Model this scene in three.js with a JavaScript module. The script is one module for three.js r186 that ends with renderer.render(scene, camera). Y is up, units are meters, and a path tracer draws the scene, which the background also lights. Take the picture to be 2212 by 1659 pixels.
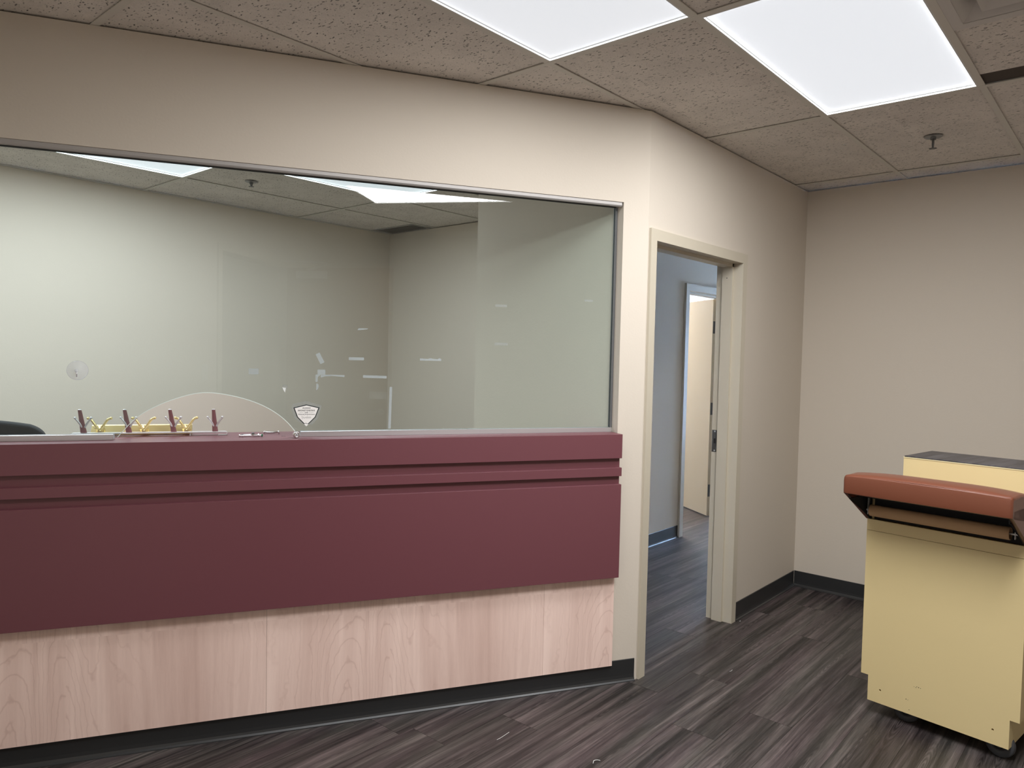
import * as THREE from 'three';
import { RoundedBoxGeometry } from 'three/addons/geometries/RoundedBoxGeometry.js';
import { mergeGeometries, toCreasedNormals } from 'three/addons/utils/BufferGeometryUtils.js';
import { RectAreaLightUniformsLib } from 'three/addons/lights/RectAreaLightUniformsLib.js';
RectAreaLightUniformsLib.init();

// ---------------------------------------------------------------- camera, sky, light, exposure
const HC = 2.577, CAM_Y = 1.469;
const scene = new THREE.Scene();
const camera = new THREE.PerspectiveCamera(2 * Math.atan(829.5 / 1581.4) * 180 / Math.PI, 2212 / 1659, 0.02, 60);
camera.position.set(0, CAM_Y, 0);
camera.up.set(0.01363932, 0.99903244, -0.04181102);
camera.lookAt(0.75202607, CAM_Y - 0.03780737, -0.65804817);
scene.background = new THREE.Color().setRGB(17, 25, 39);   // overcast blue daylight outside the far windows
const renderer = new THREE.WebGLRenderer({ antialias: true });
renderer.toneMapping = THREE.LinearToneMapping;
renderer.toneMappingExposure = 1.0;
renderer.shadowMap.enabled = true;
const PANEL = { main: 11.5, side: 4.8, near: 29, office: 10.5, officeDim: 9.5, officeFront: 17, far: 48 };   // radiance of each ceiling panel

// ---------------------------------------------------------------- helpers
let seed = 20240611;
const rnd = () => { seed = (seed * 1664525 + 1013904223) >>> 0; return seed / 4294967296; };
const rr = (a, b) => a + (b - a) * rnd();
const hash = (x, y, s) => { let h = (x * 374761393 + y * 668265263 + s * 974711) | 0; h = Math.imul(h ^ (h >>> 13), 1274126177); return ((h ^ (h >>> 16)) >>> 0) / 4294967296; };
function vnoise(x, y, s) {
  const xi = Math.floor(x), yi = Math.floor(y), fx = x - xi, fy = y - yi, u = fx * fx * (3 - 2 * fx), v = fy * fy * (3 - 2 * fy);
  const a = hash(xi, yi, s), b = hash(xi + 1, yi, s), c = hash(xi, yi + 1, s), d = hash(xi + 1, yi + 1, s);
  return a + (b - a) * u + (c - a) * v + (a - b - c + d) * u * v;
}
const fbm = (x, y, s, o = 4) => { let t = 0, a = 0.5, n = 0; for (let i = 0; i < o; i++) { t += a * vnoise(x, y, s + i); n += a; x *= 2.03; y *= 2.03; a *= 0.5; } return t / n; };
const clamp = (v, a = 0, b = 1) => Math.max(a, Math.min(b, v));
function dataTex(w, h, fn, srgb = true) {
  const d = new Uint8Array(w * h * 4);
  for (let y = 0; y < h; y++) for (let x = 0; x < w; x++) { const c = fn(x, y), i = (y * w + x) * 4; d[i] = clamp(c[0], 0, 255); d[i + 1] = clamp(c[1], 0, 255); d[i + 2] = clamp(c[2], 0, 255); d[i + 3] = 255; }
  const t = new THREE.DataTexture(d, w, h, THREE.RGBAFormat);
  t.wrapS = t.wrapT = THREE.RepeatWrapping; t.magFilter = THREE.LinearFilter; t.minFilter = THREE.LinearMipmapLinearFilter; t.generateMipmaps = true;
  if (srgb) t.colorSpace = THREE.SRGBColorSpace;
  t.needsUpdate = true;
  return t;
}
const std = (c, o = {}) => new THREE.MeshStandardMaterial({ color: c, roughness: 0.6, ...o });
const phy = (c, o = {}) => new THREE.MeshPhysicalMaterial({ color: c, roughness: 0.5, ...o });
const names = {};
const numbered = (n) => { const k = names[n] = (names[n] ?? -1) + 1; return k ? `${n}_${String(k).padStart(3, '0')}` : n; };
function shade(o) { o.traverse((m) => { if (m.isMesh) { m.castShadow = true; m.receiveShadow = true; } }); return o; }
function mesh(name, geo, mat, parent = scene) {
  const m = new THREE.Mesh(geo, mat); m.name = parent === scene ? numbered(name) : name; m.castShadow = m.receiveShadow = true; parent.add(m); return m;
}
function thing(name, label, category, [x, y, z] = [0, 0, 0], turn = 0, group) {
  const o = new THREE.Group(); o.name = numbered(name); o.position.set(x, y, z); o.rotation.y = turn;
  o.userData = { label, category }; if (group) o.userData.group = group; scene.add(o); return o;
}
function tag(o, label, category, group) { o.userData.label = label; o.userData.category = category; if (group) o.userData.group = group; return o; }
function struct(name, geo, mat, label, [x, y, z] = [0, 0, 0], turn = 0) {
  const m = mesh(name, geo, mat); m.position.set(x, y, z); m.rotation.y = turn; m.userData = { kind: 'structure', label, category: name.split('_')[0] }; return m;
}
function structGroup(name, label, [x, y, z] = [0, 0, 0], turn = 0) {
  const o = new THREE.Group(); o.name = name; o.position.set(x, y, z); o.rotation.y = turn; o.userData = { kind: 'structure', label, category: name.split('_')[0] }; scene.add(o); return o;
}
// box between two corners, uv in metres
function bx(x0, x1, y0, y1, z0, z1) {
  const g = new THREE.BoxGeometry(x1 - x0, y1 - y0, z1 - z0); g.translate((x0 + x1) / 2, (y0 + y1) / 2, (z0 + z1) / 2);
  return metreUV(g);
}
function rbx(x0, x1, y0, y1, z0, z1, r = 0.003, s = 2) {
  const g = new RoundedBoxGeometry(x1 - x0, y1 - y0, z1 - z0, s, r); g.translate((x0 + x1) / 2, (y0 + y1) / 2, (z0 + z1) / 2);
  return metreUV(g);
}
function metreUV(g) {
  const p = g.attributes.position, n = g.attributes.normal, uv = new Float32Array(p.count * 2);
  for (let i = 0; i < p.count; i++) {
    const ax = Math.abs(n.getX(i)), ay = Math.abs(n.getY(i)), az = Math.abs(n.getZ(i));
    if (ay >= ax && ay >= az) { uv[2 * i] = p.getX(i); uv[2 * i + 1] = p.getZ(i); }
    else if (ax >= az) { uv[2 * i] = p.getZ(i); uv[2 * i + 1] = p.getY(i); }
    else { uv[2 * i] = p.getX(i); uv[2 * i + 1] = p.getY(i); }
  }
  g.setAttribute('uv', new THREE.BufferAttribute(uv, 2)); return g;
}
const merge = (list) => mergeGeometries(list.map((g) => { const n = g.index ? g.toNonIndexed() : g; for (const k of Object.keys(n.attributes)) if (!['position', 'normal', 'uv'].includes(k)) n.deleteAttribute(k); return n; }));
function extr(pts, depth, o = {}) {   // polygon in xy, extruded along +z
  const s = new THREE.Shape(pts.map((p) => new THREE.Vector2(p[0], p[1])));
  for (const h of o.holes ?? []) s.holes.push(new THREE.Path(h.map((p) => new THREE.Vector2(p[0], p[1]))));
  const g = new THREE.ExtrudeGeometry(s, { depth, bevelEnabled: !!o.bevel, bevelSize: o.bevel ?? 0, bevelThickness: o.bevel ?? 0, bevelSegments: 2, curveSegments: 24 });
  return metreUV(g);
}
function tube(pts, r, seg = 20, rad = 8) { return new THREE.TubeGeometry(new THREE.CatmullRomCurve3(pts.map((p) => new THREE.Vector3(...p))), seg, r, rad, false); }
function lathe(pts, seg = 32) { return new THREE.LatheGeometry(pts.map((p) => new THREE.Vector2(p[0], p[1])), seg); }
// frame of the counter wall: origin at the outside corner, x to the right, z into the room
const ANG = 29.00547 * Math.PI / 180, CX = 2.8829, CZ = -1.7303;
const TURN = -ANG;
const L = (x, y, z) => [CX + Math.cos(ANG) * x - Math.sin(ANG) * z, y, CZ + Math.sin(ANG) * x + Math.cos(ANG) * z];

// ---------------------------------------------------------------- textures and materials
const wallBump = dataTex(256, 256, (x, y) => { const v = 128 + 90 * (fbm(x / 5, y / 5, 3, 3) - 0.5); return [v, v, v]; }, false);
wallBump.repeat.set(3, 3);
const M = {};
M.wall = std(new THREE.Color().setRGB(0.64, 0.575, 0.49), { roughness: 0.88, bumpMap: wallBump, bumpScale: 0.0006 });
M.frame = std(new THREE.Color().setRGB(0.58, 0.525, 0.42), { roughness: 0.42 });
M.base = phy(new THREE.Color().setRGB(0.022, 0.023, 0.024), { roughness: 0.38, clearcoat: 0.25, clearcoatRoughness: 0.3 });
M.burg = std(new THREE.Color().setRGB(0.155, 0.05, 0.062), { roughness: 0.42 });
M.alu = std(new THREE.Color().setRGB(0.62, 0.62, 0.63), { roughness: 0.34, metalness: 0.75 });
M.aluHead = std(new THREE.Color().setRGB(0.42, 0.40, 0.385), { roughness: 0.5, metalness: 0.3 });
M.aluDark = std(new THREE.Color().setRGB(0.16, 0.165, 0.17), { roughness: 0.5, metalness: 0.3 });
M.chrome = std(new THREE.Color().setRGB(0.78, 0.78, 0.8), { roughness: 0.14, metalness: 1 });
M.satin = std(new THREE.Color().setRGB(0.72, 0.72, 0.74), { roughness: 0.3, metalness: 0.55 });
M.steelDark = std(new THREE.Color().setRGB(0.14, 0.14, 0.135), { roughness: 0.42, metalness: 0.7 });
M.steel = std(new THREE.Color().setRGB(0.26, 0.26, 0.26), { roughness: 0.38, metalness: 0.6 });
M.brass = std(new THREE.Color().setRGB(0.90, 0.74, 0.36), { roughness: 0.3, metalness: 0.7 });
M.peg = phy(new THREE.Color().setRGB(0.20, 0.075, 0.085), { roughness: 0.28, clearcoat: 0.6, clearcoatRoughness: 0.1 });
M.black = std(new THREE.Color().setRGB(0.012, 0.012, 0.013), { roughness: 0.7 });
M.rubber = std(new THREE.Color().setRGB(0.055, 0.057, 0.062), { roughness: 0.6 });
M.yellow = std(new THREE.Color().setRGB(0.74, 0.60, 0.315), { roughness: 0.36, bumpMap: wallBump, bumpScale: 0.0002 });
M.vinyl = phy(new THREE.Color().setRGB(0.155, 0.045, 0.021), { roughness: 0.42, clearcoat: 0.28, clearcoatRoughness: 0.2, bumpMap: wallBump, bumpScale: 0.0004 });
M.card = std(new THREE.Color().setRGB(0.55, 0.36, 0.20), { roughness: 0.85 });
M.grid = std(new THREE.Color().setRGB(0.66, 0.63, 0.57), { roughness: 0.6 });
M.deck = std(new THREE.Color().setRGB(0.07, 0.055, 0.045), { roughness: 0.95 });
M.vent = std(new THREE.Color().setRGB(0.62, 0.59, 0.56), { roughness: 0.6 });
M.grille = std(new THREE.Color().setRGB(0.42, 0.40, 0.38), { roughness: 0.6 });
M.fabric = std(new THREE.Color().setRGB(0.014, 0.016, 0.018), { roughness: 0.95, bumpMap: wallBump, bumpScale: 0.001 });
M.glass = phy(new THREE.Color().setRGB(0.80, 0.885, 0.875), { roughness: 0.0, transmission: 1, thickness: 0, ior: 1.52 });
M.glassEdge = phy(new THREE.Color().setRGB(0.82, 0.92, 0.88), { roughness: 0.25 });
M.tape = phy(new THREE.Color().setRGB(0.50, 0.56, 0.58), { roughness: 0.5, transparent: true, opacity: 0.42 });
M.tapeFaint = phy(new THREE.Color().setRGB(0.38, 0.41, 0.41), { roughness: 0.6, transparent: true, opacity: 0.2 });
M.tapeWhite = std(new THREE.Color().setRGB(0.85, 0.87, 0.86), { roughness: 0.6 });
M.cup = phy(new THREE.Color().setRGB(0.78, 0.8, 0.86), { roughness: 0.15, transparent: true, opacity: 0.38, clearcoat: 0.6 });
M.door = std(new THREE.Color().setRGB(0.66, 0.56, 0.42), { roughness: 0.5 });
M.brownDoor = std(new THREE.Color().setRGB(0.20, 0.105, 0.055), { roughness: 0.5 });
M.blind = phy(new THREE.Color().setRGB(0.85, 0.84, 0.8), { roughness: 1, transmission: 0.45, thickness: 0 });
M.white = std(new THREE.Color().setRGB(0.72, 0.72, 0.7), { roughness: 0.6 });

// mineral-fibre ceiling tile: pale board with pin holes and short fissures
function tileTextures(s) {
  const W = 1024, H = 512, f = new Float32Array(W * H);
  seed = s;
  for (let k = 0; k < 2100; k++) {
    const big = rnd() < 0.42; let x = rnd() * W, y = rnd() * H; const len = big ? rr(3, 9) : rr(1, 3), r = big ? rr(0.7, 1.5) : rr(0.6, 1.1), dep = big ? rr(0.5, 0.95) : rr(0.3, 0.7); let a = Math.PI / 2 + rr(-0.4, 0.4);
    for (let t = 0; t < len; t++) {
      const q = Math.ceil(r + 1);
      for (let dy = -q; dy <= q; dy++) for (let dx = -q; dx <= q; dx++) {
        const d = Math.hypot(dx, dy), v = dep * clamp(r + 0.5 - d); if (v <= 0) continue;
        const i = ((Math.round(y + dy) + H) % H) * W + ((Math.round(x + dx) + W) % W); f[i] = Math.max(f[i], v);
      }
      x += Math.cos(a) * 1; y += Math.sin(a) * 1; a += rr(-0.22, 0.22);
    }
  }
  const col = dataTex(W, H, (x, y) => { const n = 0.94 + 0.1 * (fbm(x / 3, y / 3, s, 3) - 0.5) + 0.08 * (fbm(x / 90, y / 90, s + 9, 3) - 0.5), k = n * (1 - 0.66 * f[y * W + x]); return [235 * k, 228 * k, 220 * k]; });
  const bmp = dataTex(W, H, (x, y) => { const v = 200 * (1 - f[y * W + x]) + 40 * fbm(x / 2.5, y / 2.5, s + 4, 2); return [v, v, v]; }, false);
  return [col, bmp];
}
const tileMats = [11, 77].map((s) => { const [map, bump] = tileTextures(s); return std(0xffffff, { map, bumpMap: bump, bumpScale: 0.003, roughness: 0.95 }); });

// grey-brown vinyl planks
function plankTexture(s, tone) {
  const W = 1024, H = 160; seed = s * 7919 + 3;
  const cath = []; const nk = 1 + Math.floor(rnd() * 2);
  for (let i = 0; i < nk; i++) cath.push([rr(0.1, 0.9), rr(0.25, 0.75), rr(0.18, 0.34), rr(0.1, 0.2)]);
  return dataTex(W, H, (x, y) => {
    const u = x / W, v = y / H, wv = v + 0.1 * (fbm(u * 2.2, v * 1.5, s, 3) - 0.5);
    let t = 0.5 + 1.2 * (fbm(u * 1.6 + 4, wv * 6, s + 1, 4) - 0.5) + 0.8 * (fbm(u * 5, wv * 24, s + 2, 3) - 0.5) + tone;
    t += 0.42 * (fbm(u * 26, wv * 105, s + 3, 2) - 0.5);
    for (const [cu, cv, lu, lv] of cath) {
      const d = Math.hypot((u - cu) / lu, (v - cv) / lv), m = clamp(1.05 - d); if (m <= 0) continue;
      const ring = Math.sin(d * 34 + 5 * fbm(u * 7, v * 4, s + 5, 3) + 1.2 * fbm(u * 40, v * 8, s + 6, 2));
      t += m * 0.26 * ring;
    }
    const line = vnoise(u * 9, wv * 120, s + 8); if (line > 0.82) t += (line - 0.82) * 1.7;
    t = clamp(t, 0, 1.25);
    const pur = fbm(u * 2, v * 3, s + 12, 2) - 0.5;
    return [30 + 70 * t + 6 * pur, 26 + 65 * t - 3 * pur, 26 + 63 * t + 3 * pur];
  });
}
const plankMats = [[1, -0.03], [2, 0.03], [3, 0.06], [4, -0.07], [5, 0.0], [6, 0.04], [7, -0.02]].map(([s, t]) => { const map = plankTexture(s, t); return std(0xffffff, { map, bumpMap: map, bumpScale: 0.0006, roughness: 0.46 }); });

// pale maple laminate, grain running up
function mapleTexture(s) {
  const W = 1024, H = 400;
  return dataTex(W, H, (x, y) => {
    const u = x / 900, v = y / 900;   // about metres
    const w = u + 0.035 * (fbm(u * 3, v * 1.3, s, 3) - 0.5);
    let t = 0.5 * (fbm(w * 5, v * 0.7, s + 1, 3) - 0.5) + 0.28 * (fbm(w * 60, v * 2.5, s + 2, 3) - 0.5);
    const field = fbm(w * 5.2 + 3, v * 1.25, s + 5, 2) + 0.05 * fbm(u * 30, v * 22, s + 6, 3);
    const c = Math.abs(((field * 15) % 1) - 0.5) * 2, mask = clamp((fbm(u * 3 + 9, v * 0.8, s + 7, 2) - 0.36) * 4);
    if (c > 0.80) t -= (c - 0.80) * 1.0 * mask;
    t += 0.05 * (fbm(u * 300, v * 40, s + 8, 2) - 0.5);
    return [238 + 74 * t, 209 + 84 * t, 197 + 84 * t];
  });
}
const mapleTex = mapleTexture(41); mapleTex.repeat.set(900 / 1024, 900 / 400);
M.maple = std(0xffffff, { map: mapleTex, roughness: 0.5 });
// dark slate laminate
const slateTex = dataTex(512, 512, (x, y) => { const t = fbm(x / 14, y / 150, 60, 4), f2 = fbm(x / 3, y / 40, 61, 2); const v = 30 + 62 * t + 22 * (f2 - 0.5); return [v + 2, v, v + 5]; });
slateTex.repeat.set(1.4, 1.4);
M.slate = std(0xffffff, { map: slateTex, roughness: 0.38 });
// prismatic acrylic lens: tiny cells
const lensTex = dataTex(128, 128, (x, y) => { const a = Math.sin(x * Math.PI / 4) * Math.sin(y * Math.PI / 4); const v = 238 + 14 * a; return [v - 2, v, v + 3]; });
lensTex.repeat.set(9, 9);
const lensMat = (k) => new THREE.MeshStandardMaterial({ color: 0xd8dade, roughness: 0.4, emissive: new THREE.Color().setRGB(0.93 * k, 0.96 * k, k), emissiveMap: lensTex });

// ---------------------------------------------------------------- floor
const floor = structGroup('floor', 'dark grey-brown wood-look plank floor');
mesh('subfloor', bx(-1.4, 9.2, -0.14, -0.004, -6.9, 2.2), M.deck, floor);
const PW = 0.183, PLN = 1.337, knownSeam = { '-3': 2.215, '-2': 2.838, '-1': 3.135, '0': 2.633, '1': 2.942 };
function plankRow(r, x0, x1) {
  const z0 = -1.40 + PW * r, z1 = z0 + PW; seed = 900 + (r + 40) * 131;
  let s = (knownSeam[String(r)] ?? rr(0, PLN)); const jit = Math.floor(rnd() * 7);
  s -= Math.ceil((s - x0) / PLN) * PLN;
  for (let k = 0; s < x1; s += PLN, k++) {
    const a = Math.max(s, x0), b = Math.min(s + PLN, x1); if (b - a < 0.02) continue;
    const g = new THREE.BoxGeometry(b - a - 0.0009, 0.004, PW - 0.0009); g.translate((a + b) / 2, -0.002 - (hash(r, k, 5) * 0.0003), (z0 + z1) / 2);
    const p = g.attributes.position, uv = g.attributes.uv, fl = hash(r, k, 9) < 0.5;
    for (let i = 0; i < p.count; i++) { let u = (p.getX(i) - s) / PLN, v = (p.getZ(i) - z0) / PW; if (fl) { u = 1 - u; v = 1 - v; } uv.setXY(i, u, v); }
    mesh('plank', g, plankMats[(Math.floor(hash(r, k, 2) * 7) + jit + k * 3) % 7], floor);
  }
}
for (let r = -12; r < 0; r++) { const z = -1.40 + PW * r; plankRow(r, z < -3.05 ? 4.6 : 0.2, z < -1.7 ? 8.95 : 4.84); }
for (let r = 0; r < 12; r++) plankRow(r, -0.02, 4.84);

// ---------------------------------------------------------------- ceiling: grid of bars, tiles laid in, panels and vents in their cells
const ceiling = structGroup('ceiling', 'suspended ceiling of pale fissured mineral tiles in a metal grid');
const GX = [-0.255, 0.967, 2.19, 3.422, 4.646, 5.87], GZ = []; for (let j = -8; j <= 5; j++) GZ.push(-1.161 + 0.605 * j);   // -6.00 ... 1.86
const XMAX = 4.845;
mesh('deck', bx(-1.4, 9.2, HC + 0.12, HC + 0.25, -6.9, 2.2), M.deck, ceiling);
const lightCells = new Set(['1,-1', '2,0', '1,1', '1,-6', '2,-5', '0,-5']);
const cellKey = (i, j) => `${i},${j}`;
const zOf = (j) => -1.161 + 0.605 * j;
function tile(x0, x1, z0, z1, k) {
  const g = new THREE.BoxGeometry(x1 - x0, 0.016, z1 - z0); g.translate((x0 + x1) / 2, HC + 0.006 + 0.008, (z0 + z1) / 2);
  const p = g.attributes.position, uv = g.attributes.uv, f = k % 2 ? -1 : 1;
  for (let i = 0; i < p.count; i++) uv.setXY(i, f * (p.getX(i) + k * 0.37) / 1.22, (p.getZ(i) + k * 0.21) / 0.61);
  mesh('ceiling_tile', g, tileMats[k % 2], ceiling);
}
let tk = 0;
for (let i = 0; i < 5; i++) for (let j = -8; j <= 4; j++) {
  tk++;
  if (lightCells.has(cellKey(i, j))) continue;
  const x0 = GX[i] + 0.004, x1 = Math.min(GX[i + 1], XMAX + 0.1) - 0.004, z0 = zOf(j) + 0.004, z1 = zOf(j + 1) - 0.004;
  if (i === 2 && j === 1) { tile(2.806, 3.293, z0, z1, tk); mesh('gap_board', bx(3.295, 3.41, HC + 0.0065, HC + 0.02, z0, z1), M.deck, ceiling); continue; }              // air diffuser beside a shifted tile
  if (i === 3 && j === -7) { tile(x0, 4.168, z0, z1, tk); tile(4.41, x1, z0, z1, tk); continue; }   // office return grille
  tile(x0, x1, z0, z1, tk);
}
for (const x of GX.slice(1, 5)) mesh('grid_bar', merge([bx(x - 0.012, x + 0.012, HC, HC + 0.003, -6.0, 1.86), bx(x - 0.001, x + 0.001, HC + 0.003, HC + 0.012, -6.0, 1.86)]), M.grid, ceiling);
for (const z of GZ) for (let i = 0; i < 5; i++) { const x0 = GX[i] + 0.012, x1 = Math.min(GX[i + 1] - 0.012, XMAX + 0.1); mesh('grid_bar', bx(x0, x1, HC + 0.0004, HC + 0.0034, z - 0.012, z + 0.012), M.grid, ceiling); }
mesh('ceiling_board', bx(XMAX + 0.1, 9.2, HC, HC + 0.03, -6.9, -1.74), M.white, ceiling);
mesh('ceiling_board', bx(-1.4, -0.255, HC, HC + 0.03, -6.9, 2.2), M.white, ceiling);

const WARM = [0.985, 0.99, 1.0], COOL = [0.93, 0.985, 1.06];
function panelLight(i, j, L_, label, glow, tint = WARM) {
  const x0 = GX[i] + 0.012, x1 = GX[i + 1] - 0.012, z0 = zOf(j) + 0.012, z1 = zOf(j + 1) - 0.012, cx = (x0 + x1) / 2, cz = (z0 + z1) / 2, w = x1 - x0, d = z1 - z0;
  const t = thing('ceiling_light', label, 'light', [cx, HC, cz], 0, 'recessed fluorescent ceiling panels');
  const e = 0.006, fr = [];
  for (const [a, b, c, f] of [[-w / 2, w / 2, -d / 2, -d / 2 + e], [-w / 2, w / 2, d / 2 - e, d / 2], [-w / 2, -w / 2 + e, -d / 2 + e, d / 2 - e], [w / 2 - e, w / 2, -d / 2 + e, d / 2 - e]]) fr.push(bx(a, b, 0.0005, 0.022, c, f));
  mesh('frame', merge(fr), M.white, t);
  mesh('housing', bx(-w / 2, w / 2, 0.03, 0.1, -d / 2, d / 2), M.white, t);
  mesh('diffuser', bx(-w / 2 + e, w / 2 - e, 0.010, 0.014, -d / 2 + e, d / 2 - e), lensMat(glow), t);
  const l = new THREE.RectAreaLight(new THREE.Color(...tint), L_, w - 2 * e, d - 2 * e);
  l.name = 'panel_glow'; l.position.set(0, 0.006, 0); l.rotation.x = -Math.PI / 2; t.add(l);
  return t;
}
panelLight(2, 0, PANEL.main, 'lit ceiling light panel nearest the sprinkler and air diffuser in the waiting room', 0.82);
panelLight(1, -1, PANEL.side, 'lit ceiling light panel above the reception counter wall', 0.76);
panelLight(1, 1, PANEL.near, 'lit ceiling light panel in front of the brown entrance door', 0.8);
panelLight(1, -6, PANEL.office, 'lit ceiling light panel over the black chair behind the glass', 0.88, COOL);
panelLight(2, -5, PANEL.officeDim, 'lit ceiling light panel behind the glass beside the office sprinkler', 0.8, COOL);
panelLight(0, -5, PANEL.officeFront, 'lit ceiling light panel over the inner side of the reception counter', 0.85, COOL);

// square air diffuser
{
  const s = 0.605, t = thing('air_diffuser', 'square stepped metal air diffuser in the ceiling beside a light panel', 'vent', [2.2 + s / 2, HC, zOf(1) + 0.008 + s / 2 - 0.004]);
  const ring = (o, i2, yo, yi) => {   // sloped square ring
    const c = [[-1, -1], [1, -1], [1, 1], [-1, 1]], p = [];
    for (let k = 0; k < 4; k++) { const a = c[k], b = c[(k + 1) % 4]; const A = [a[0] * o, yo, a[1] * o], B = [b[0] * o, yo, b[1] * o], Cc = [b[0] * i2, yi, b[1] * i2], D = [a[0] * i2, yi, a[1] * i2]; p.push(...A, ...B, ...Cc, ...A, ...Cc, ...D); for (const q of [[A, Cc, B], [A, D, Cc]]) for (const v of q) p.push(v[0], v[1] + 0.002, v[2]); }
    const g = new THREE.BufferGeometry(); g.setAttribute('position', new THREE.Float32BufferAttribute(p, 3)); g.computeVertexNormals(); g.setAttribute('uv', new THREE.Float32BufferAttribute(new Float32Array(p.length / 3 * 2), 2)); return g;
  };
  mesh('frame', ring(s / 2, 0.262, 0.001, 0.001), M.vent, t);
  mesh('cone', ring(0.262, 0.19, 0.002, 0.07), M.vent, t);
  mesh('cone', ring(0.2, 0.115, 0.0, 0.055), M.vent, t);
  mesh('cone', ring(0.125, 0.05, 0.0, 0.04), M.vent, t);
  mesh('center_plate', bx(-0.06, 0.06, 0.0, 0.004, -0.06, 0.06), M.vent, t);
  mesh('plenum', bx(-0.3, 0.3, 0.09, 0.1, -0.3, 0.3), M.deck, t);
}
{
  const t = thing('return_grille', 'dark slatted return air grille in the office ceiling corner', 'vent', [4.285, HC, -5.09]);
  mesh('frame', merge([bx(-0.112, 0.112, 0, 0.006, -0.275, -0.26), bx(-0.112, 0.112, 0, 0.006, 0.245, 0.26), bx(-0.112, -0.1, 0, 0.006, -0.26, 0.245), bx(0.1, 0.112, 0, 0.006, -0.26, 0.245)]), M.grille, t);
  for (let k = 0; k < 16; k++) { const g = bx(-0.1, 0.1, -0.001, 0.001, -0.011, 0.011); g.rotateX(0.6); g.translate(0, 0.007, -0.245 + k * 0.032); mesh('slat', g, M.grille, t); }
  mesh('backing', bx(-0.11, 0.11, 0.03, 0.034, -0.27, 0.255), M.deck, t);
}
function sprinkler(x, z, label, long) {
  const t = thing('fire_sprinkler', label, 'sprinkler', [x, HC + 0.006, z], 0.5);
  mesh('escutcheon', lathe([[0.0, -0.009], [0.02, -0.010], [0.034, -0.009], [0.041, -0.005], [0.041, -0.003], [0.0, -0.003]]), M.steel, t);
  const d = long ? 0.06 : 0.036;
  mesh('body', lathe([[0.0, -0.02], [0.012, -0.02], [0.013, -0.008], [0.013, -0.003]], 16), M.steelDark, t);
  for (const s of [-1, 1]) mesh('frame_arm', tube([[s * 0.010, -0.016, 0], [s * 0.011, -d * 0.65, 0], [s * 0.004, -d, 0]], 0.0024, 10, 6), M.steelDark, t);
  mesh('bulb', lathe([[0, -d], [0.003, -d + 0.003], [0.003, -0.018], [0, -0.016]], 10), M.steelDark, t);
  const teeth = []; for (let k = 0; k < 12; k++) { const a = k / 12 * Math.PI * 2; for (const [da, r] of [[0.0, 0.017], [0.2, 0.017], [0.22, 0.011], [0.42, 0.011]]) teeth.push([Math.cos(a + da) * r, Math.sin(a + da) * r]); }
  const g = extr(teeth, 0.002); g.rotateX(Math.PI / 2); g.translate(0, -d, 0); mesh('deflector', g, M.steelDark, t);
}
sprinkler(4.032, -0.85, 'dark pendant fire sprinkler in the waiting room ceiling tile', true);
sprinkler(2.511, -4.516, 'short pendant fire sprinkler in the office ceiling behind the glass', false);

// ---------------------------------------------------------------- walls
const WT = HC - 0.001;
// counter wall with the window opening (local frame)
{
  const plan = (pts, y0, y1) => { const g = extr(pts.map((p) => [p[0], -p[1]]), y1 - y0); g.rotateX(-Math.PI / 2); g.translate(0, y0, 0); return metreUV(g); };
  const T = -0.135, xl = -3.31, wl = -3.02, wr = -0.127, ws = 1.099, wt = 2.161;
  const full = [[xl, 0], [0, 0], [-0.07, T], [xl - 0.07, T]];
  const g = merge([plan(full, 0, ws), plan([[xl, 0], [0, 0], [-0.047, -0.09], [xl - 0.047, -0.09]], wt, WT), plan([[wr, 0], [0, 0], [-0.07, T], [wr, T]], ws, wt), plan([[xl, 0], [wl, 0], [wl, T], [xl - 0.07, T]], ws, wt)]);
  struct('wall_front', g, M.wall, 'beige wall with the wide reception window opening', [CX, 0, CZ], TURN);
}
// door wall
{
  const x0 = 2.883, x1 = 4.845, a = 2.925, b = 3.905, h = 2.05;
  const g = extr([[x0, 0], [a, 0], [a, h], [b, h], [b, 0], [x1, 0], [x1, WT], [x0, WT]], 0.13); g.translate(0, 0, CZ - 0.13);
  struct('wall_right', metreUV(g), M.wall, 'beige wall around the open doorway');
}
struct('wall_end', bx(4.845, 4.965, 0, WT, CZ - 0.13, 1.72), M.wall, 'beige wall behind the yellow exam table');
struct('wall_rear', bx(-0.15, 4.845, 0, WT, 1.6, 1.72), M.wall, 'beige wall closing the waiting room');
{
  const g = extr([[-1.6, 0], [-0.66, 0], [-0.66, 2.18], [0.345, 2.18], [0.345, 0], [3.32, 0], [3.32, WT], [-1.6, WT]], 0.12); g.rotateY(Math.PI / 2); g.translate(-0.15, 0, 0);
  struct('wall_left', metreUV(g), M.wall, 'beige wall with the entrance doorway and light switch');
}
struct('wall_vestibule', merge([bx(-1.4, -1.3, 0, WT, -1.6, 2.2), bx(-1.3, -0.15, 0, WT, 1.5, 1.6), bx(-1.3, -0.15, 0, WT, -1.6, -1.5)]), M.wall, 'dim vestibule walls outside the entrance');
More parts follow.
